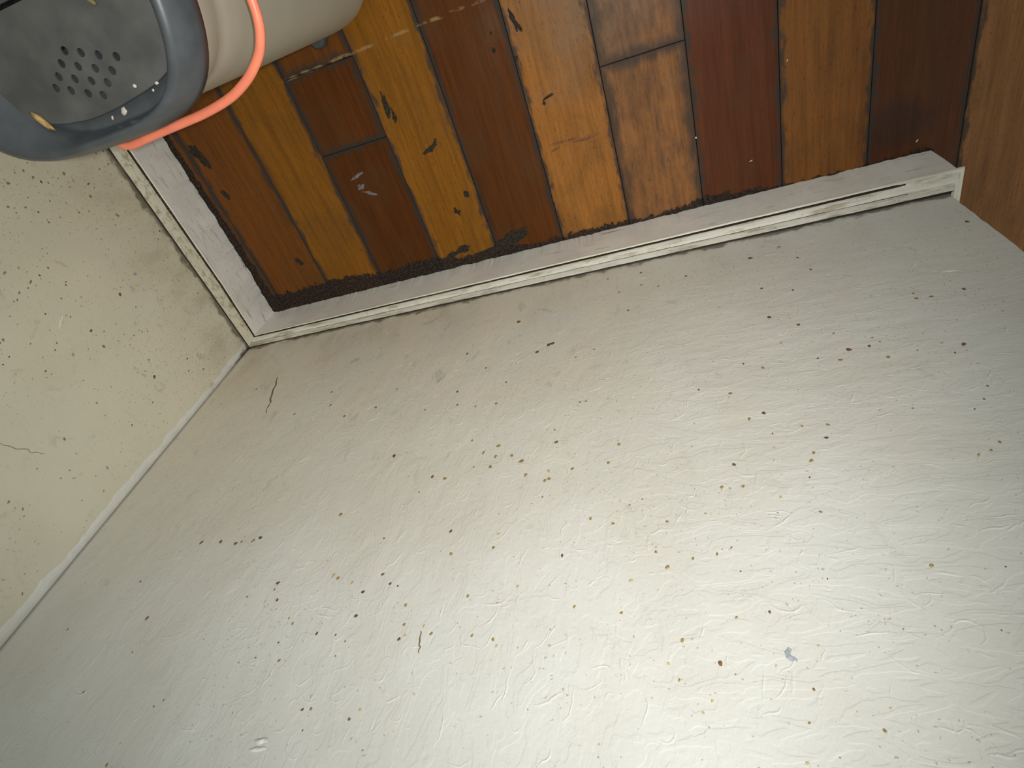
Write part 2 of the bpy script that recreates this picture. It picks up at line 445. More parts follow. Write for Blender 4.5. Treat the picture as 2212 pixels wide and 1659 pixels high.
while count < 1300:
    x = rnd.uniform(0.02, 0.80); z = rnd.uniform(0.10, 0.60)
    dens = 0.35 + 0.65 * max(0.0, nz(x * 8, z * 8, 20) + 0.5)
    if z < 0.17: dens *= 0.35
    if rnd.random() > dens: continue
    right = x > 0.52 + 0.06 * nz(z * 9, 3) + 0.05
    if right:
        ang = rnd.gauss(0.1, 0.35); ln = rnd.uniform(0.004, 0.017); curv = rnd.gauss(0, 55)
    else:
        ang = rnd.gauss(math.pi / 2 + 0.1, 0.45); ln = rnd.uniform(0.004, 0.020); curv = rnd.gauss(0, 75)
        if rnd.random() < 0.18: ang = rnd.uniform(0, 6.28); curv = rnd.choice((-1, 1)) * rnd.uniform(140, 230)
    n = 9; st = ln / (n - 1); pts = [(x, z)]; a = ang
    for k in range(n - 1):
        a += curv * st + rnd.gauss(0, 0.30)
        pts.append((pts[-1][0] + math.cos(a) * st, pts[-1][1] + math.sin(a) * st))
    if any(p[0] > 0.815 or p[0] < 0.008 or p[1] < 0.085 for p in pts): continue
    ribbon(V, F, pts, rnd.uniform(0.0009, 0.0019), rnd.uniform(0.00008, 0.00026), on_back)
    count += 1
stuff(mesh_obj('paint_ridge', V, F, M_wall_b, wall_back, smooth=True))

# ---- dried drips and fly specks, each a tiny low dome on the wall (x or y in mm, z in mm, radius in mm, kind)
BACK_SPOTS = '''192.9,212.8,1.85,A 201.3,235.9,1.76,D 347.9,251.2,1.53,A 352.5,271.1,1.46,B 261.3,253.6,1.62,B 319.2,270.1,1.5,A 227,258.7,1.65,B 391.6,277.9,1.39,A 396.7,249.2,1.48,A 371.4,277.1,1.42,A 304.5,326.8,2.21,D 389.9,338.5,1.99,A 401.8,333.1,2,A 401,344.9,1.94,A 414.9,346.4,1.91,A 423.6,353.8,2.41,A 349,357.9,1.97,B 360.8,361.8,1.93,A 376.6,322,1.27,A 450.2,337.8,1.88,B 448.1,323.6,1.18,A 446.4,367.5,1.75,Y 428.6,368.6,1.77,A 444.1,376.3,1.71,A 447.2,375.1,1.71,A 464.2,367.8,1.71,A 490.7,366.3,1.68,A 498.8,349.3,1.74,A 443.5,391.8,0.99,A 275,386.4,1.96,A 398.4,355.4,1.89,A 383.9,353.4,1.16,A 341,372.7,1.15,A 377.5,413.8,1.64,D 323.7,414.1,1.05,B 414.7,420.3,1.55,Y 412.6,431.1,1.51,A 493.1,420,1.42,A 478.3,414.4,1.47,A 460.5,441.3,1.38,D 432.9,461.1,1.34,Y 382,433.1,1.55,A 297,445,1.64,A 292.2,442.6,2.16,Y 332.9,444.8,1.58,B 310.1,449.6,1.59,Y 341.3,452.7,1.52,B 347.7,454.8,0.91,B 321.9,457.4,1.54,D 400.7,465.7,1.37,A 421.3,471.7,1.31,Y 502.8,462,1.59,Y 469.6,476.5,1.21,A 496.8,481.7,1.15,A 357.8,469.1,1.42,A 323.1,474.8,1.45,D 360.6,482.4,1.36,A 363.4,489.5,1.32,Y 359.9,491.7,1.32,D 381.1,489.1,1.3,A 408.4,491.5,1.24,A 422,494.3,1.21,A 374.7,484,1.33,Y 456.3,499.1,1.14,Y 424.7,498.3,1.19,Y 473,294.1,1.25,A 468,294,1.25,B 504.3,406.5,0.89,A 512.7,402.5,0.89,A 527.1,422.4,1.36,A 613.7,425.5,1.21,A 591.1,423.4,0.76,A 550.6,419.1,0.81,A 518.6,443.8,1.28,A 539.3,450.3,1.22,A 553,448.6,1.2,A 561.5,445,0.73,B 524.4,454.6,1.59,A 654.1,464.4,1.29,A 573.3,485.5,1.02,B 556.7,487.6,1.04,A 528.1,498.6,1.35,A 591.4,503.6,0.92,Y 545,510.9,1.47,B 524.4,518.7,0.96,A 551.2,516.5,0.56,A 584,523.7,0.86,B 612.4,531.8,0.79,Y 578.4,537.9,0.81,A 607.1,540.7,0.99,A 586.8,551.3,0.45,A 573.6,553.6,0.99,Y 538.6,528.6,0.9,Y 668,499.1,0.5,B 629.9,496.9,0.54,A 684.3,467.5,0.56,B 605.2,468.5,0.63,B 563.6,460.9,0.69,B 519.9,510.5,1,Y 533.8,534,0.89,Y 635.3,114.8,2.7,B 633.6,174.4,1.44,B 629.7,221.8,2.14,B 648,239.4,2.02,B 672.2,281.5,2.3,B 685.9,281.2,1.74,B 663.5,291.9,1.73,A 692.8,297,1.66,A 739.2,296.3,2.06,B 767,231.1,1.84,B 744.4,233.2,1.87,A 734.6,232.2,1.9,A 735.3,224.9,1.17,A 611,287.2,1.85,A 598.5,278.6,1.16,B 561.8,301.6,1.13,B 583.4,311.6,1.78,A 590.9,341.2,1.62,A 621.3,354.7,1.51,A 636.9,356.4,1.47,A 632.8,368,1.43,D 619.1,386.1,1.78,A 622.1,379.8,1.39,A 573.7,381.9,1.46,D 598.1,382.2,0.86,A 595.4,412,1.29,Y 687.9,351.5,0.85,A 718.4,359.2,0.8,B 726.6,351.8,0.82,B 733.4,340.6,0.84,B 718.3,387.9,1.21,A 711.7,393.3,1.19,A 704.6,395.7,1.19,A 811.9,130.4,2.27,D 730.9,303.8,0.94,B 649.9,286,1.08,D 668.5,258.8,1.14,A 690.8,272.1,1.08,A 693.9,278.2,1.05,A 711.8,294.9,0.99,A 630.2,259.9,1.18,A 601.3,337.3,1.62,D 602.5,358.3,0.92,B 614.7,399.3,0.8,B 563.3,399.6,1.4,A 576,400.7,1.38,A 144.8,400.3,2.13,B 166,401.7,2.08,B 183.3,405.2,2.03,B 188.7,403.8,1.23,B 200.6,404.2,2,A 206.2,402,2.01,D 104.5,434,1.23,D 138.5,467.4,1.8,B 61.1,472.8,1.16,D 145.5,493.7,1.01,B 123.3,520.4,0.95,B 199.6,526.3,0.86,B 194.4,530.1,0.86,B 246,445.3,1.72,D 245.9,450.7,1.03,B 252.7,459.3,1.64,B 224.5,455.2,1.04,B 297.6,485.7,1.45,B 275,477.6,1.52,A 270,473.7,0.94,A 323,474.8,1.45,D 296.9,444.7,1.64,A 321.5,491.6,0.84,B 270.2,490.7,0.89,D 277,502.7,1.4,A 318.2,500.9,0.81,A 342.5,537.2,1.15,B 314.4,531.6,1.22,A 347.7,532.3,1.16,Y 311.4,524.6,1.25,Y 308.6,532,1.23,B 183.6,563.3,1.29,A 275.4,386.6,1.96,A 356.8,552.5,0.64,A 348,547.2,1.1,Y 257.3,500.3,0.87,B 245.6,503.3,0.88,A 321.8,457.4,0.93,D 312.6,487.2,0.86,D 314.2,543.1,0.71,B 396.9,145.3,3.02,B 423.1,208.5,2.61,D 434.2,199.8,2.64,D 437.8,198.7,2.64,D 396.7,248.8,1.48,A 192.7,212.4,1.85,A 348.2,250.7,1.53,B 352.2,271.2,1.46,A 461.9,228.8,1.47,A 479,221.6,1.47,A 277.4,229.4,1.69,A 201.2,236,1.76,A 158.7,240.5,1.8,A 346,188.5,1.74,B 391.2,277.7,1.39,B 260.6,253.1,1.63,A 372,220.1,1.6,A 75,178.5,2.13,A 572.6,123,1.68,B 527.7,121,1.75,A 544.3,131.2,1.69,A 635,114.7,2.71,B 512.6,165.4,1.61,B 629.9,221.2,1.3,B 504.6,126.4,1.76,A 528.9,95.5,1.83,B 673.9,132.1,1.53,B 663.8,104.8,2.7,G 678.5,158.3,1.44,B 633.2,174.4,1.44,B 656.6,186.9,1.37,B 493.1,93.6,1.89,A'''
LEFT_SPOTS = '''149.8,179,2.22,B 139.8,233.9,2.03,B 121,235.1,2.08,A 82,330.3,1.81,A 185.6,221.2,1.17,B 205.8,223.5,1.13,B 237.5,189.8,1.15,B 232.5,154.1,1.25,A 240.2,129.4,2.15,A 252.4,173.3,1.17,A 177.8,304.2,1.63,A 162.4,319.7,0.98,B 164.4,311.1,0.99,D 178.3,234.8,1.15,A 175.4,258,1.1,B 109.6,198.6,1.37,A 80.4,204.5,1.41,A 63.2,213.2,2.35,B 50.6,162.6,1.58,B 27.3,153.3,1.66,A 45.1,235.8,1.4,A 85.6,282.9,1.2,A 150,269.9,1.12,A 133.3,266,1.91,Y 76.7,400.1,1.55,A 59.2,401.5,0.97,A 200.5,253.1,1.07,A 197.7,272.4,1.03,A 248.9,191.6,1.13,D 146.1,275.9,1.11,B 33.6,322.2,1.99,G 156.8,146.1,2.34,G 177.5,78.2,1.56,B'''

KIND = {'A': 0, 'B': 1, 'D': 2, 'Y': 3, 'G': 4}
M_spots = [plain('amber_drip', (0.36, 0.255, 0.095), 0.35, 0.5, 0.35, 900), plain('brown_speck', (0.205, 0.115, 0.050), 0.45, 0.5, 0.35, 900),
           plain('black_speck', (0.125, 0.097, 0.07), 0.5, 0.4, 0.3, 900), plain('pale_yellow_drip', (0.56, 0.47, 0.25), 0.35, 0.5, 0.15, 900), plain('blue_grey_smudge', (0.36, 0.38, 0.40), 0.5, 0.4, 0.2, 900)]
def spots(src, place, extra, seed):
    r = random.Random(seed); V, F, MI = [], [], []
    items = []
    for e in src.split():
        a, b, c, k = e.split(','); items.append((float(a) / 1000, float(b) / 1000, float(c) / 1000 * 0.86, KIND[k], 1.0))
    items += extra(r)
    for a, b, rad, k, el in items:
        n = 10; base = len(V); ph = r.uniform(0, 6.28); th = r.uniform(0, 6.28); sq = r.uniform(0.72, 1.0)
        V.append(place(a, b, 0.00010 + rad * 0.05))
        for ring_, hh in ((0.62, 0.00009 + rad * 0.045), (1.0, 0.00003)):
            for q in range(n):
                t = 2 * math.pi * q / n
                rr = rad * ring_ * (1 + 0.16 * math.sin(2 * t + ph) + 0.10 * math.sin(3 * t + ph * 2))
                dx, dz = rr * math.cos(t) * sq, rr * math.sin(t) * el
                V.append(place(a + dx * math.cos(th * 0.12) - dz * math.sin(th * 0.12), b + dx * math.sin(th * 0.12) + dz * math.cos(th * 0.12), hh))
        for q in range(n):
            j = (q + 1) % n
            F.append((base, base + 1 + q, base + 1 + j)); MI.append(k)
            F.append((base + 1 + q, base + 1 + n + q, base + 1 + n + j, base + 1 + j)); MI.append(k)
    return V, F, MI
def extra_back(r):
    L = []
    while len(L) < 320:
        x, z = r.uniform(0.01, 0.81), r.uniform(0.085, 0.60)
        if r.random() > (1.0 if z < 0.3 else 0.5): continue
        L.append((x, z, r.uniform(0.00015, 0.00036), r.choice((0, 0, 0, 1, 3, 3)), r.uniform(1, 1.5)))
    return L
def extra_left(r):
    L = []
    while len(L) < 420:
        y, z = r.uniform(0.01, 0.42), r.uniform(0.076, 0.50)
        if r.random() > 0.25 + 0.75 * min(1, y / 0.25) * (1.0 if z < 0.3 else 0.5): continue
        L.append((y, z, r.uniform(0.0003, 0.0011) * (1.35 if y > .2 else 0.8), r.choice((0, 0, 0, 0, 3, 1)), r.uniform(1, 1.7)))
    return L
def on_left(y, z, h): return (0.0 - 0.00008 + h, y, z)
V, F, MI = spots(BACK_SPOTS, on_back, extra_back, 3)
stuff(fix_normals(mesh_obj('dried_drip', V, F, M_spots, wall_back, True, MI)))
V, F, MI = spots(LEFT_SPOTS, on_left, extra_left, 4)
M_left_spots = [plain('olive_speck', (0.30, 0.225, 0.105), 0.5, 0.4, 0.3, 900), plain('umber_speck', (0.19, 0.125, 0.06), 0.5, 0.4, 0.3, 900), M_spots[2], plain('dull_yellow_speck', (0.45, 0.37, 0.20), 0.5, 0.4, 0.2, 900), M_spots[4]]
stuff(fix_normals(mesh_obj('dried_drip', V, F, M_left_spots, wall_left, True, MI)))
# strip of filler run down the corner, ragged along its free edge
M_filler = wall_paint('pale_corner_filler', (0.76, 0.755, 0.70), 1, (55, 55, 60), 0.0, 0.10, 0.3)
V, F = [], []
for k in range(261):
    z = 0.0725 + 0.62 * k / 260
    w_ = 0.0075 + 0.004 * nz(z * 14, 2.2) + 0.0022 * nz(z * 75, 4.4) + 0.0012 * nz(z * 230, 6.1) + 0.006 * max(0, z - 0.2)
    for d, h in ((0.0001, 0.0004), (w_ * 0.6, 0.00045), (w_ * 0.92, 0.0004), (w_, 0.0)): V.append((h, d, z))
for k in range(260):
    for q in range(3): F.append((k * 4 + q, k * 4 + q + 1, k * 4 + 5 + q, k * 4 + 4 + q))
fix_normals(mesh_obj('corner_filler', V, F, M_filler, wall_left, True))

# a few larger marks
def mark(name, pts, wd, h, mat, parent, place):
    V, F = [], []
    ribbon(V, F, pts, wd, h, place)
    return mesh_obj(name, V, F, mat, parent, smooth=True)
def wig(p0, p1, n, amp, seed):
    L = []
    for k in range(n):
        t = k / (n - 1)
        L.append((p0[0] + (p1[0] - p0[0]) * t + amp * nz(t * 6, seed), p0[1] + (p1[1] - p0[1]) * t + amp * nz(t * 6, seed + 9)))
    return L
mark('brown_scratch', wig((.0955, .160), (.1165, .229), 16, .003, 2), .0022, .0003, M_spots[1], wall_back, on_back)
mark('brown_scratch', wig((.3735, .487), (.3758, .501), 9, .0012, 5), .0010, .0003, M_spots[1], wall_back, on_back)
mark('paint_gouge', wig((.763, .2015), (.775, .2035), 8, .0008, 7), .0028, .0007, M_nose, wall_back, on_back)
mark('smudge', [(.5785, .5045), (.5768, .5065), (.5770, .5085), (.5785, .5098), (.5805, .5100)], .0030, .0003, M_spots[4], wall_back, on_back)
mark('paint_chip', wig((.2845, .549), (.2935, .5485), 8, .0012, 11), .0036, .0012, M_wall_b, wall_back, on_back)
mark('paint_chip', wig((.2835, .5535), (.2945, .5525), 8, .0012, 14), .0030, .0010, M_wall_b, wall_back, on_back)
mark('hair', wig((.118, .372), (.085, .352), 14, .004, 21), .0006, .0004, M_spots[1], wall_left, on_left)
mark('paint_chip', wig((.166, .245), (.158, .258), 8, .001, 25), .0028, .0006, M_nose, wall_left, on_left)

# ------------------------------------------------------------------ baseboards
def t_back(x): return 0.0103 + (0.0172 - 0.0103) * min(1.0, max(0.0, x / 0.835))
def t_left(y): return 0.0103 + 0.0037 * min(1.0, y / 0.09)
# profiles: (depth as a share of the board's thickness, height, material slot of the strip that starts here)
BOARD = [(0.0, 0.0, 0), (1.0, 0.0, 0), (0.995, 0.030, 0), (0.985, 0.0560, 0), (0.0, 0.0560, 0)]
CAP_B = [(0.0, 0.0562, 0), (1.02, 0.0562, 1), (1.03, 0.0572, 1), (0.99, 0.0584, 1), (0.93, 0.0588, 2), (0.86, 0.0568, 2), (0.77, 0.0590, 0), (0.72, 0.0608, 0), (0.56, 0.0636, 0), (0.42, 0.0652, 2),
         (0.37, 0.0648, 0), (0.32, 0.0668, 0), (0.22, 0.0700, 0), (0.16, 0.0716, 3), (0.07, 0.0706, 3), (0.0, 0.0712, 0)]
CAP_L = [(0.0, 0.0562, 0), (1.02, 0.0562, 1), (1.02, 0.0570, 1), (0.96, 0.0582, 2), (0.86, 0.0562, 2), (0.76, 0.0590, 0), (0.64, 0.0622, 0), (0.44, 0.0664, 0), (0.26, 0.0700, 0), (0.22, 0.0706, 3), (0.08, 0.0690, 3), (0.0, 0.0700, 0)]

def extrude(name, prof, mats, stations, thick, axis, parent, start_mitre, end, ragged=0.0, seed=0.0, fill=9.0):
    """sweep a moulding profile along x (axis 0, projecting to +y) or y (axis 1, projecting to +x)"""
    V, F, MI = [], [], []
    n = len(prof)
    for si, s in enumerate(stations):
        for pi, (d, z, mt) in enumerate(prof):
            dep = d * thick(max(s, 0))
            zz = z; al = s
            if si == 0 and start_mitre: al = dep
            if si == len(stations) - 1 and end: al = end(dep, z, s)
            if s > fill and 0.7 < d < 1.0: zz = z + (0.0594 - z) * min(1, (s - fill) / 0.03)
            if ragged and pi in (1,):
                dep += ragged * (nz(s * 60, seed) + 0.6 * nz(s * 240, seed + 3))
            if z > 0.05 and d > 0.02: dep += 0.00025 * nz(s * 70, d * 9, seed); zz += 0.00025 * nz(s * 50, d * 7, seed + 5)
            V.append((al, dep, zz) if axis == 0 else (dep, al, zz))
    for si in range(len(stations) - 1):
        for pi in range(n):
            pj = (pi + 1) % n
            F.append((si * n + pi, si * n + pj, (si + 1) * n + pj, (si + 1) * n + pi)); MI.append(0 if stations[si] > fill + 0.022 + 0.012 * nz(stations[si] * 90, pi) and prof[pi][2] == 2 else prof[pi][2])
    F.append(tuple(range(n))); MI.append(0)
    F.append(tuple(range((len(stations) - 1) * n + n - 1, (len(stations) - 1) * n - 1, -1))); MI.append(0)
    return fix_normals(mesh_obj(name, V, F, mats, parent, False, MI))

st_b = [0.0103 + 0.8135 * i / 260 for i in range(261)]
bb = structure(extrude('baseboard_back', BOARD, [M_face], st_b, t_back, 0, None, True, lambda d, z, s: WALL_END + 0.0097 - z * 0.012 + 0.0006 * nz(z * 300, d * 500), 0.0014, 1.0))
cb = extrude('cap_moulding', CAP_B, [M_cap, M_nose, M_groove, M_gap], st_b, t_back, 0, bb, True, lambda d, z, s: WALL_END + d * 0.843, 0.0, 2.0, 0.765)
st_l = [0.0103 + 1.08 * i / 330 for i in range(331)]
bl = structure(extrude('baseboard_left', BOARD, [M_face_l], st_l, t_left, 1, None, True, None, 0.0024, 5.0))
cl = extrude('cap_moulding', CAP_L, [M_cap_l, M_nose, M_groove, M_gap], st_l, t_left, 1, bl, True, None, 0.0, 6.0)
# the return round the wall's end
def ret(name, prof, mats, parent, thick, over):
    V, F, MI = [], [], []; n = len(prof); S = [-0.118 + i * (0.118) / 30 for i in range(31)]
    for si, s in enumerate(S):
        for d, z, mt in prof:
            dep = d * thick
            V.append((WALL_END + 0.0002 + dep, min(s, 0.0) + (dep * over if si == len(S) - 1 else 0.0), z))
    for si in range(len(S) - 1):
        for pi in range(n):
            pj = (pi + 1) % n
            F.append((si * n + pi, si * n + pj, (si + 1) * n + pj, (si + 1) * n + pi)); MI.append(prof[pi][2])
    F.append(tuple(range(n))); MI.append(0); F.append(tuple(range(len(V) - 1, len(V) - 1 - n, -1))); MI.append(0)
    return fix_normals(mesh_obj(name, V, F, mats, parent, False, MI))
br_ = structure(ret('baseboard_right', BOARD, [M_face], None, 0.0088, 0.0))
ret('cap_moulding', [(d, z, 1) for d, z, mt in CAP_B if mt != 2], [M_cap, M_nose], br_, 0.0145, 1.20)

# dark streaks of dirt on the moulding and the side board
def on_cap(x, d, h): return (x, d, 0.0660 + h)

# ------------------------------------------------------------------ the bin
BX, BY, BA, BB, BN = 0.2575, 0.400, 0.093, 0.117, 3.5
def sq(a, b, n, t):
    c, s = math.cos(t), math.sin(t)
    return a * math.copysign(abs(c) ** (2 / n), c), b * math.copysign(abs(s) ** (2 / n), s)
NSEG = 96
ANG = []
for i in range(NSEG):   # even spacing round the rounded rectangle
    t = 2 * math.pi * i / NSEG
    ANG.append(t)
def ring(ox, z, oy=None, sx=0.0, n=None):
    oy = ox if oy is None else oy
    out = []
    for t in ANG:
        x, y = sq(BA - ox, BB - oy, n or BN, t)
        out.append((x + sx, y, z))
    return out
def lathe(name, prof, mat, parent, cap_start=True, cap_end=True, closed=False):
    V, F = [], []
    for e in prof: V += ring(*e)
    n = NSEG; R_ = len(prof)
    for k in range(R_ if closed else R_ - 1):
        for i in range(n):
            j = (i + 1) % n; k2 = (k + 1) % R_
            F.append((k * n + i, k * n + j, k2 * n + j, k2 * n + i))
    if not closed:
        if cap_start: F.append(tuple(range(n))[::-1])
        if cap_end: F.append(tuple(range((R_ - 1) * n, R_ * n)))
    o = mesh_obj(name, V, F, mat, parent, True)
    fix_normals(o)
    for p in o.data.polygons:
        if len(p.vertices) > 4: p.use_smooth = False
    return o

M_lid = plain('charcoal_plastic', (0.072, 0.079, 0.086), 0.36, 0.5, 0.16, 60, 0.10)
M_flap = plain('dusty_charcoal_plastic', (0.090, 0.092, 0.086), 0.55, 0.4, 0.22, 45, 0.14)
M_body = plain('beige_plastic', (0.40, 0.365, 0.285), 0.45, 0.4, 0.04, 30, 0.05)
M_cord = plain('coral_plastic', (0.95, 0.265, 0.155), 0.38, 0.5, 0.05, 80, 0.0)
M_filter = plain('black_filter', (0.012, 0.012, 0.012), 0.95, 0.2, 0.4, 500, 0.4)
M_foot = plain('clear_grey_plastic', (0.20, 0.225, 0.25), 0.18, 0.5, Transmission_Weight=0.75)

bin_ = bpy.data.objects.new('compost_bin', None); COL.objects.link(bin_)
bin_.location = (BX, BY, 0)
tag(bin_, 'tall beige plastic bin with a charcoal perforated lid and coral handle, standing in the corner', 'bin')
lathe('body', [(.030, .0120), (.020, .0122), (.0145, .0150), (.0112, .0210), (.0102, .0300), (.0098, .05), (.0092, .10), (.0086, .16), (.0080, .22), (.0076, .265), (.0080, .2760), (.0096, .2840), (.0102, .2890), (.0094, .2945), (.0076, .3010), (.0068, .310), (.0066, .329), (.012, .3292)], M_body, bin_)
# the lid: skirt, broad rounded rim, recess that is lower than the flap (inset in x, height, inset in y, shift, squareness)
lathe('lid', [(.0035, .3240), (.0000, .3245), (.0002, .3300), (.0018, .3390, .0014), (.0050, .3450, .0030), (.0085, .3474, .0046, .001, 3.5), (.0115, .3473, .0060, .0025, 3.45), (.0170, .3452, .0072, .0055, 3.4),
              (.0230, .3410, .0083, .0085, 3.35), (.0272, .3372, .0090, .0108, 3.3), (.0290, .3332, .0094, .0115, 3.3), (.0300, .3312, .0100, .0115, 3.3), (.0310, .3308, .0110, .0115, 3.3), (.06, .3308, .05, .006, 4), (.06, .3294, .05, .006, 4), (.0035, .3294)], M_lid, bin_, False, False, True)
lathe('filter_pad', [(.058, .3290, .049, .006, 4), (.058, .3305, .049, .006, 4), (.07, .3306, .07, .006, 4)], M_filter, bin_)

# front flap with its four rows of vent holes, and the fixed rear panel behind the hinge line
HINGE = 0.3575
def flap():
    top, bot = 0.3365, 0.3352
    key = [(.2035, HINGE - .0008), (.2040, .345), (.2075, .3255), (.2120, .3150), (.2190, .3078), (.2306, .3032), (.2421, .3009), (.2566, .2994), (.2767, .3002), (.2992, .3028), (.3100, .3050), (.3190, .3088), (.3268, .3180), (.3325, .333), (.3348, .345), (.3353, HINGE - .0008)]
    out = []
    for k in range(len(key) - 1):
        p0, p1, p2, p3 = key[max(k - 1, 0)], key[k], key[k + 1], key[min(k + 2, len(key) - 1)]
        for q in range(3):
            t = q / 3
            out.append(tuple(0.5 * (2 * p1[i] + (p2[i] - p0[i]) * t + (2 * p0[i] - 5 * p1[i] + 4 * p2[i] - p3[i]) * t * t + (3 * p1[i] - p0[i] - 3 * p2[i] + p3[i]) * t ** 3) for i in (0, 1)))
    out.append(key[-1])
    n = len(out); V = []
    for z, g in ((bot, 0), (top - 0.0005, 0), (top, 0.0008)):
        for x, y in out:
            cx_, cy_ = 0.2695, 0.330
            L = math.hypot(x - cx_, y - cy_); V.append((x - (x - cx_) / L * g * 0.6 - BX, y - (y - cy_) / L * g * 0.6 - BY, z))
    F = [tuple(range(n))[::-1], tuple(range(2 * n, 3 * n))]
    for k in range(2):
        for i in range(n):
            j = (i + 1) % n; F.append((k * n + i, k * n + j, k * n + n + j, k * n + n + i))
    o = mesh_obj('vent_flap', V, F, M_flap, bin_)
    fix_normals(o)
    # cut the vents
    bm = bmesh.new()
    for (hx, hy) in HOLES:
        r = bmesh.ops.create_cone(bm, cap_ends=True, segments=20, radius1=0.00215, radius2=0.00215, depth=0.02)
        bmesh.ops.translate(bm, verts=r['verts'], vec=(hx - BX, hy - BY, 0.3345))
    cm = bpy.data.meshes.new('cutter'); bm.to_mesh(cm); bm.free()
    co = bpy.data.objects.new('cutter', cm); COL.objects.link(co); co.parent = bin_
    md = o.modifiers.new('vents', 'BOOLEAN'); md.operation = 'DIFFERENCE'; md.object = co; md.solver = 'EXACT'
    bpy.context.view_layer.update()
    dg = bpy.context.evaluated_depsgraph_get()
    nm = bpy.data.meshes.new_from_object(o.evaluated_get(dg))
    o.modifiers.clear(); old = o.data; o.data = nm; nm.name = 'vent_flap'
    bpy.data.meshes.remove(old); bpy.data.objects.remove(co); bpy.data.meshes.remove(cm)
    return o
HOLES = [(0.2656, 0.3318), (0.2742, 0.3283), (0.2832, 0.3245), (0.2926, 0.3209), (0.2589, 0.3274), (0.2673, 0.3235), (0.2764, 0.3199), (0.2852, 0.3162), (0.252, 0.3228), (0.2605, 0.3192), (0.2694, 0.3156), (0.278, 0.3122), (0.2458, 0.3187), (0.2536, 0.3152), (0.2625, 0.3111), (0.2707, 0.3078)
]
flap()
def rear_panel():
    y0 = HINGE + 0.0012
    key = [(.2035, y0), (.2040, .44), (.2120, .475), (.2200, .489), (.2350, .4955), (.2650, .498), (.2950, .4955), (.3150, .489), (.3270, .475), (.3353, .44), (.3353, y0)]
    out = key
    n = len(out); V = [(x - BX, y - BY, z) for z in (0.3326, 0.3372) for x, y in out]
    F = [tuple(range(n))[::-1], tuple(range(n, 2 * n))] + [(i, (i + 1) % n, n + (i + 1) % n, n + i) for i in range(n)]
    return fix_normals(mesh_obj('rear_panel', V, F, M_lid, bin_))
rear_panel()

def tube(name, pts, r, mat, parent, seg=12, closed=False):
    V, F = [], []; n = len(pts)
    P = [Vector(p) for p in pts]
    up = Vector((0, 0, 1))
    for k in range(n):
        t = (P[min(k + 1, n - 1)] - P[max(k - 1, 0)]).normalized()
        s = t.cross(up); s = s.normalized() if s.length > 1e-4 else Vector((1, 0, 0))
        b = s.cross(t)
        for q in range(seg):
            a = 2 * math.pi * q / seg
            V.append(P[k] + (s * math.cos(a) + b * math.sin(a)) * r)
    for k in range(n - 1):
        for q in range(seg):
            j = (q + 1) % seg
            F.append((k * seg + q, k * seg + j, k * seg + seg + j, k * seg + seg + q))
    F.append(tuple(range(seg))[::-1]); F.append(tuple(range((n - 1) * seg, n * seg)))
    o = mesh_obj(name, V, F, mat, parent, True)
    fix_normals(o)
    return o
# the bail rests level round the front of the body
HZ = 0.2800
def bail():
    right = [(.3525, .400), (.3524, .375), (.3520, .350), (.3514, .334), (.3504, .3235), (.3485, .3150), (.3452, .3078), (.3390, .2998), (.3287, .2925), (.3181, .2875), (.3041, .2833), (.2818, .2805), (.2575, .2796)]
    left = [(.2371, .2789), (.2230, .2781), (.2165, .2780), (.2122, .2792), (.2085, .2825), (.2040, .2868), (.1970, .2915), (.1880, .2965), (.1780, .3040), (.1722, .3130), (.1690, .3245), (.1668, .345), (.1655, .400)]
    P = right + left
    # smooth the outline a little
    out = []
    for k in range(len(P) - 1):
        p0, p1, p2, p3 = (P[max(k - 1, 0)], P[k], P[k + 1], P[min(k + 2, len(P) - 1)])
        for q in range(4):
            t = q / 4
            out.append(tuple(0.5 * (2 * p1[i] + (p2[i] - p0[i]) * t + (2 * p0[i] - 5 * p1[i] + 4 * p2[i] - p3[i]) * t * t + (3 * p1[i] - p0[i] - 3 * p2[i] + p3[i]) * t ** 3) for i in (0, 1)))
    out.append(P[-1])
    h = tube('handle', [(x - BX, y - BY, HZ) for x, y in out], 0.0029, M_cord, bin_)
    for s in (1, -1):
        V = []; n = 20
        bm = bmesh.new()
        r = bmesh.ops.create_cone(bm, cap_ends=True, segments=24, radius1=0.0085, radius2=0.0070, depth=0.0125)
        bmesh.ops.rotate(bm, verts=bm.verts, cent=(0, 0, 0), matrix=Matrix.Rotation(s * math.pi / 2, 3, 'Y'))
        bmesh.ops.bevel(bm, geom=[e for e in bm.edges if abs(e.calc_face_angle(0)) > 1], offset=0.0012, segments=2, affect='EDGES')
        bmesh.ops.translate(bm, verts=bm.verts, vec=(s * 0.0912, 0.004, HZ))
        me = bpy.data.meshes.new('pivot'); bm.to_mesh(me); bm.free(); me.materials.append(M_lid)
        o = bpy.data.objects.new('pivot', me); COL.objects.link(o); o.parent = bin_
bail()
def foot(x, y):
    V, F = [], []; prof = [(0.0070, 0.0), (0.0088, 0.0012), (0.0092, 0.006), (0.0078, 0.0105), (0.0060, 0.0119)]; n = 24
    for r, z in prof:
        for q in range(n): V.append((x + r * math.cos(2 * math.pi * q / n), y + r * math.sin(2 * math.pi * q / n), z))
    for k in range(len(prof) - 1):
        for q in range(n): F.append((k * n + q, k * n + (q + 1) % n, k * n + n + (q + 1) % n, k * n + n + q))
    F.append(tuple(range(n))[::-1]); F.append(tuple(range((len(prof) - 1) * n, len(prof) * n)))
    return fix_normals(mesh_obj('foot', V, F, M_foot, bin_, True))
for fx, fy in ((-.004, -.1062), (.055, .07), (-.055, .07)): foot(fx, fy)

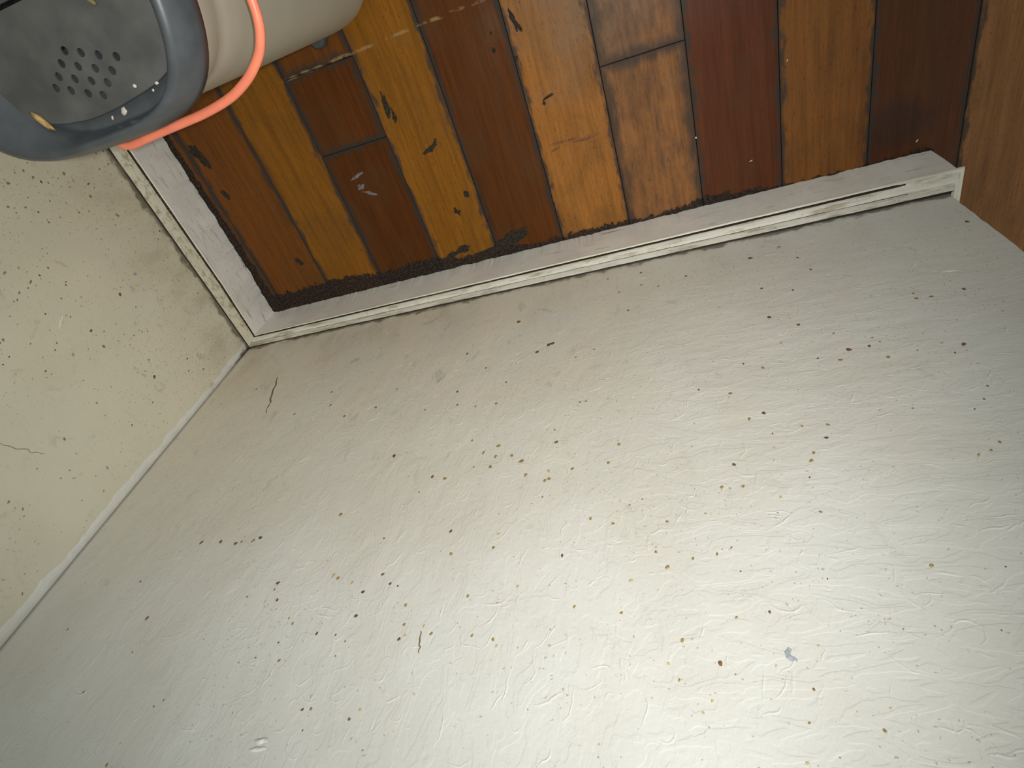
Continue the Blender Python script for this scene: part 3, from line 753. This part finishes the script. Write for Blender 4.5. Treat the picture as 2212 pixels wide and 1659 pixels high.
# ------------------------------------------------------------------ loose bits
def nugget(name, loc, size, rot, mat, seed, label, cat, group=None):
    bm = bmesh.new(); bmesh.ops.create_icosphere(bm, subdivisions=2, radius=1.0)
    for v in bm.verts:
        k = 1 + 0.35 * nz(v.co.x * 1.3 + seed * 5, v.co.y * 1.3, v.co.z * 1.3) + 0.15 * nz(v.co.x * 4, v.co.y * 4 + seed, v.co.z * 4)
        v.co = Vector((v.co.x * size[0] * k, v.co.y * size[1] * k, v.co.z * size[2] * k))
    zmin = min(v.co.z for v in bm.verts)
    for v in bm.verts: v.co.z -= zmin
    me = bpy.data.meshes.new(name); bm.to_mesh(me); bm.free(); me.materials.append(mat)
    for p in me.polygons: p.use_smooth = True
    o = bpy.data.objects.new(name, me); COL.objects.link(o)
    o.location = loc; o.rotation_euler = rot
    return tag(o, label, cat, group)
M_chip = plain('tan_wood', (0.42, 0.27, 0.10), 0.7, 0.3, 0.35, 350, 0.3)
M_crumb = plain('pale_plaster', (0.62, 0.55, 0.47), 0.8, 0.3, 0.15, 300)
nugget('wood_chip', (.2240, .3070, .3362), (.0068, .0022, .0016), (0.0, 0.0, -1.08), M_chip, 1, 'tan sliver of wood lying on the charcoal bin lid beside the rim', 'wood chip')
LIDG = 'crumbs in the lid recess'
nugget('crumb', (.2723, .2975, .3309), (.0024, .0019, .0008), (0, 0, .6), M_crumb, 2, 'largest pale crumb in the front recess of the charcoal bin lid', 'crumb', LIDG)
nugget('crumb', (.2625, .2965, .3309), (.0013, .0006, .0006), (0, 0, 1.0), M_crumb, 3, 'thin pale crumb left of the largest crumb in the bin lid recess', 'crumb', LIDG)
nugget('crumb', (.2930, .3062, .3366), (.0011, .0010, .0006), (0, 0, .3), M_crumb, 4, 'small pale crumb on the flap between vent holes and front seam', 'crumb', LIDG)
nugget('crumb', (.3065, .3038, .3368), (.0011, .0009, .0006), (0, 0, 0), M_crumb, 5, 'small pale crumb at the right end of the lid recess', 'crumb', LIDG)
nugget('crumb', (.2974, .3016, .3309), (.0009, .0007, .0005), (0, 0, .8), M_crumb, 6, 'tiny pale crumb in the middle of the narrowing lid recess', 'crumb', LIDG)
nugget('dry_leaf_bit', (.2985, .3450, .3366), (.0030, .0012, .0006), (0, 0, -.8), plain('dry_olive', (.20, .17, .07), .8), 7, 'olive dry leaf scrap on the bin lid behind the vent holes', 'leaf')
FG = 'plaster crumbs on the floorboards'
nugget('plaster_crumb', (.6077, .0931, .0), (.0011, .0010, .0008), (0, 0, 0), M_crumb, 8, 'white plaster crumb in the seam between tan and dark red floorboards', 'crumb', FG)
nugget('plaster_crumb', (.6607, .0535, .0), (.0018, .0006, .0005), (0, 0, .3), M_crumb, 9, 'thin white plaster flake on the dark red floorboard near the baseboard', 'crumb', FG)
nugget('plaster_crumb', (.8192, .0306, .0), (.0018, .0008, .0006), (0, 0, 1.0), M_crumb, 10, 'white plaster flake on the darkest floorboard by the end of the baseboard', 'crumb', FG)
nugget('plaster_crumb', (.6985, .1419, .0), (.0013, .0006, .0005), (0, 0, 1.2), M_crumb, 11, 'small white plaster flake on the amber brown floorboard away from the baseboard', 'crumb', FG)
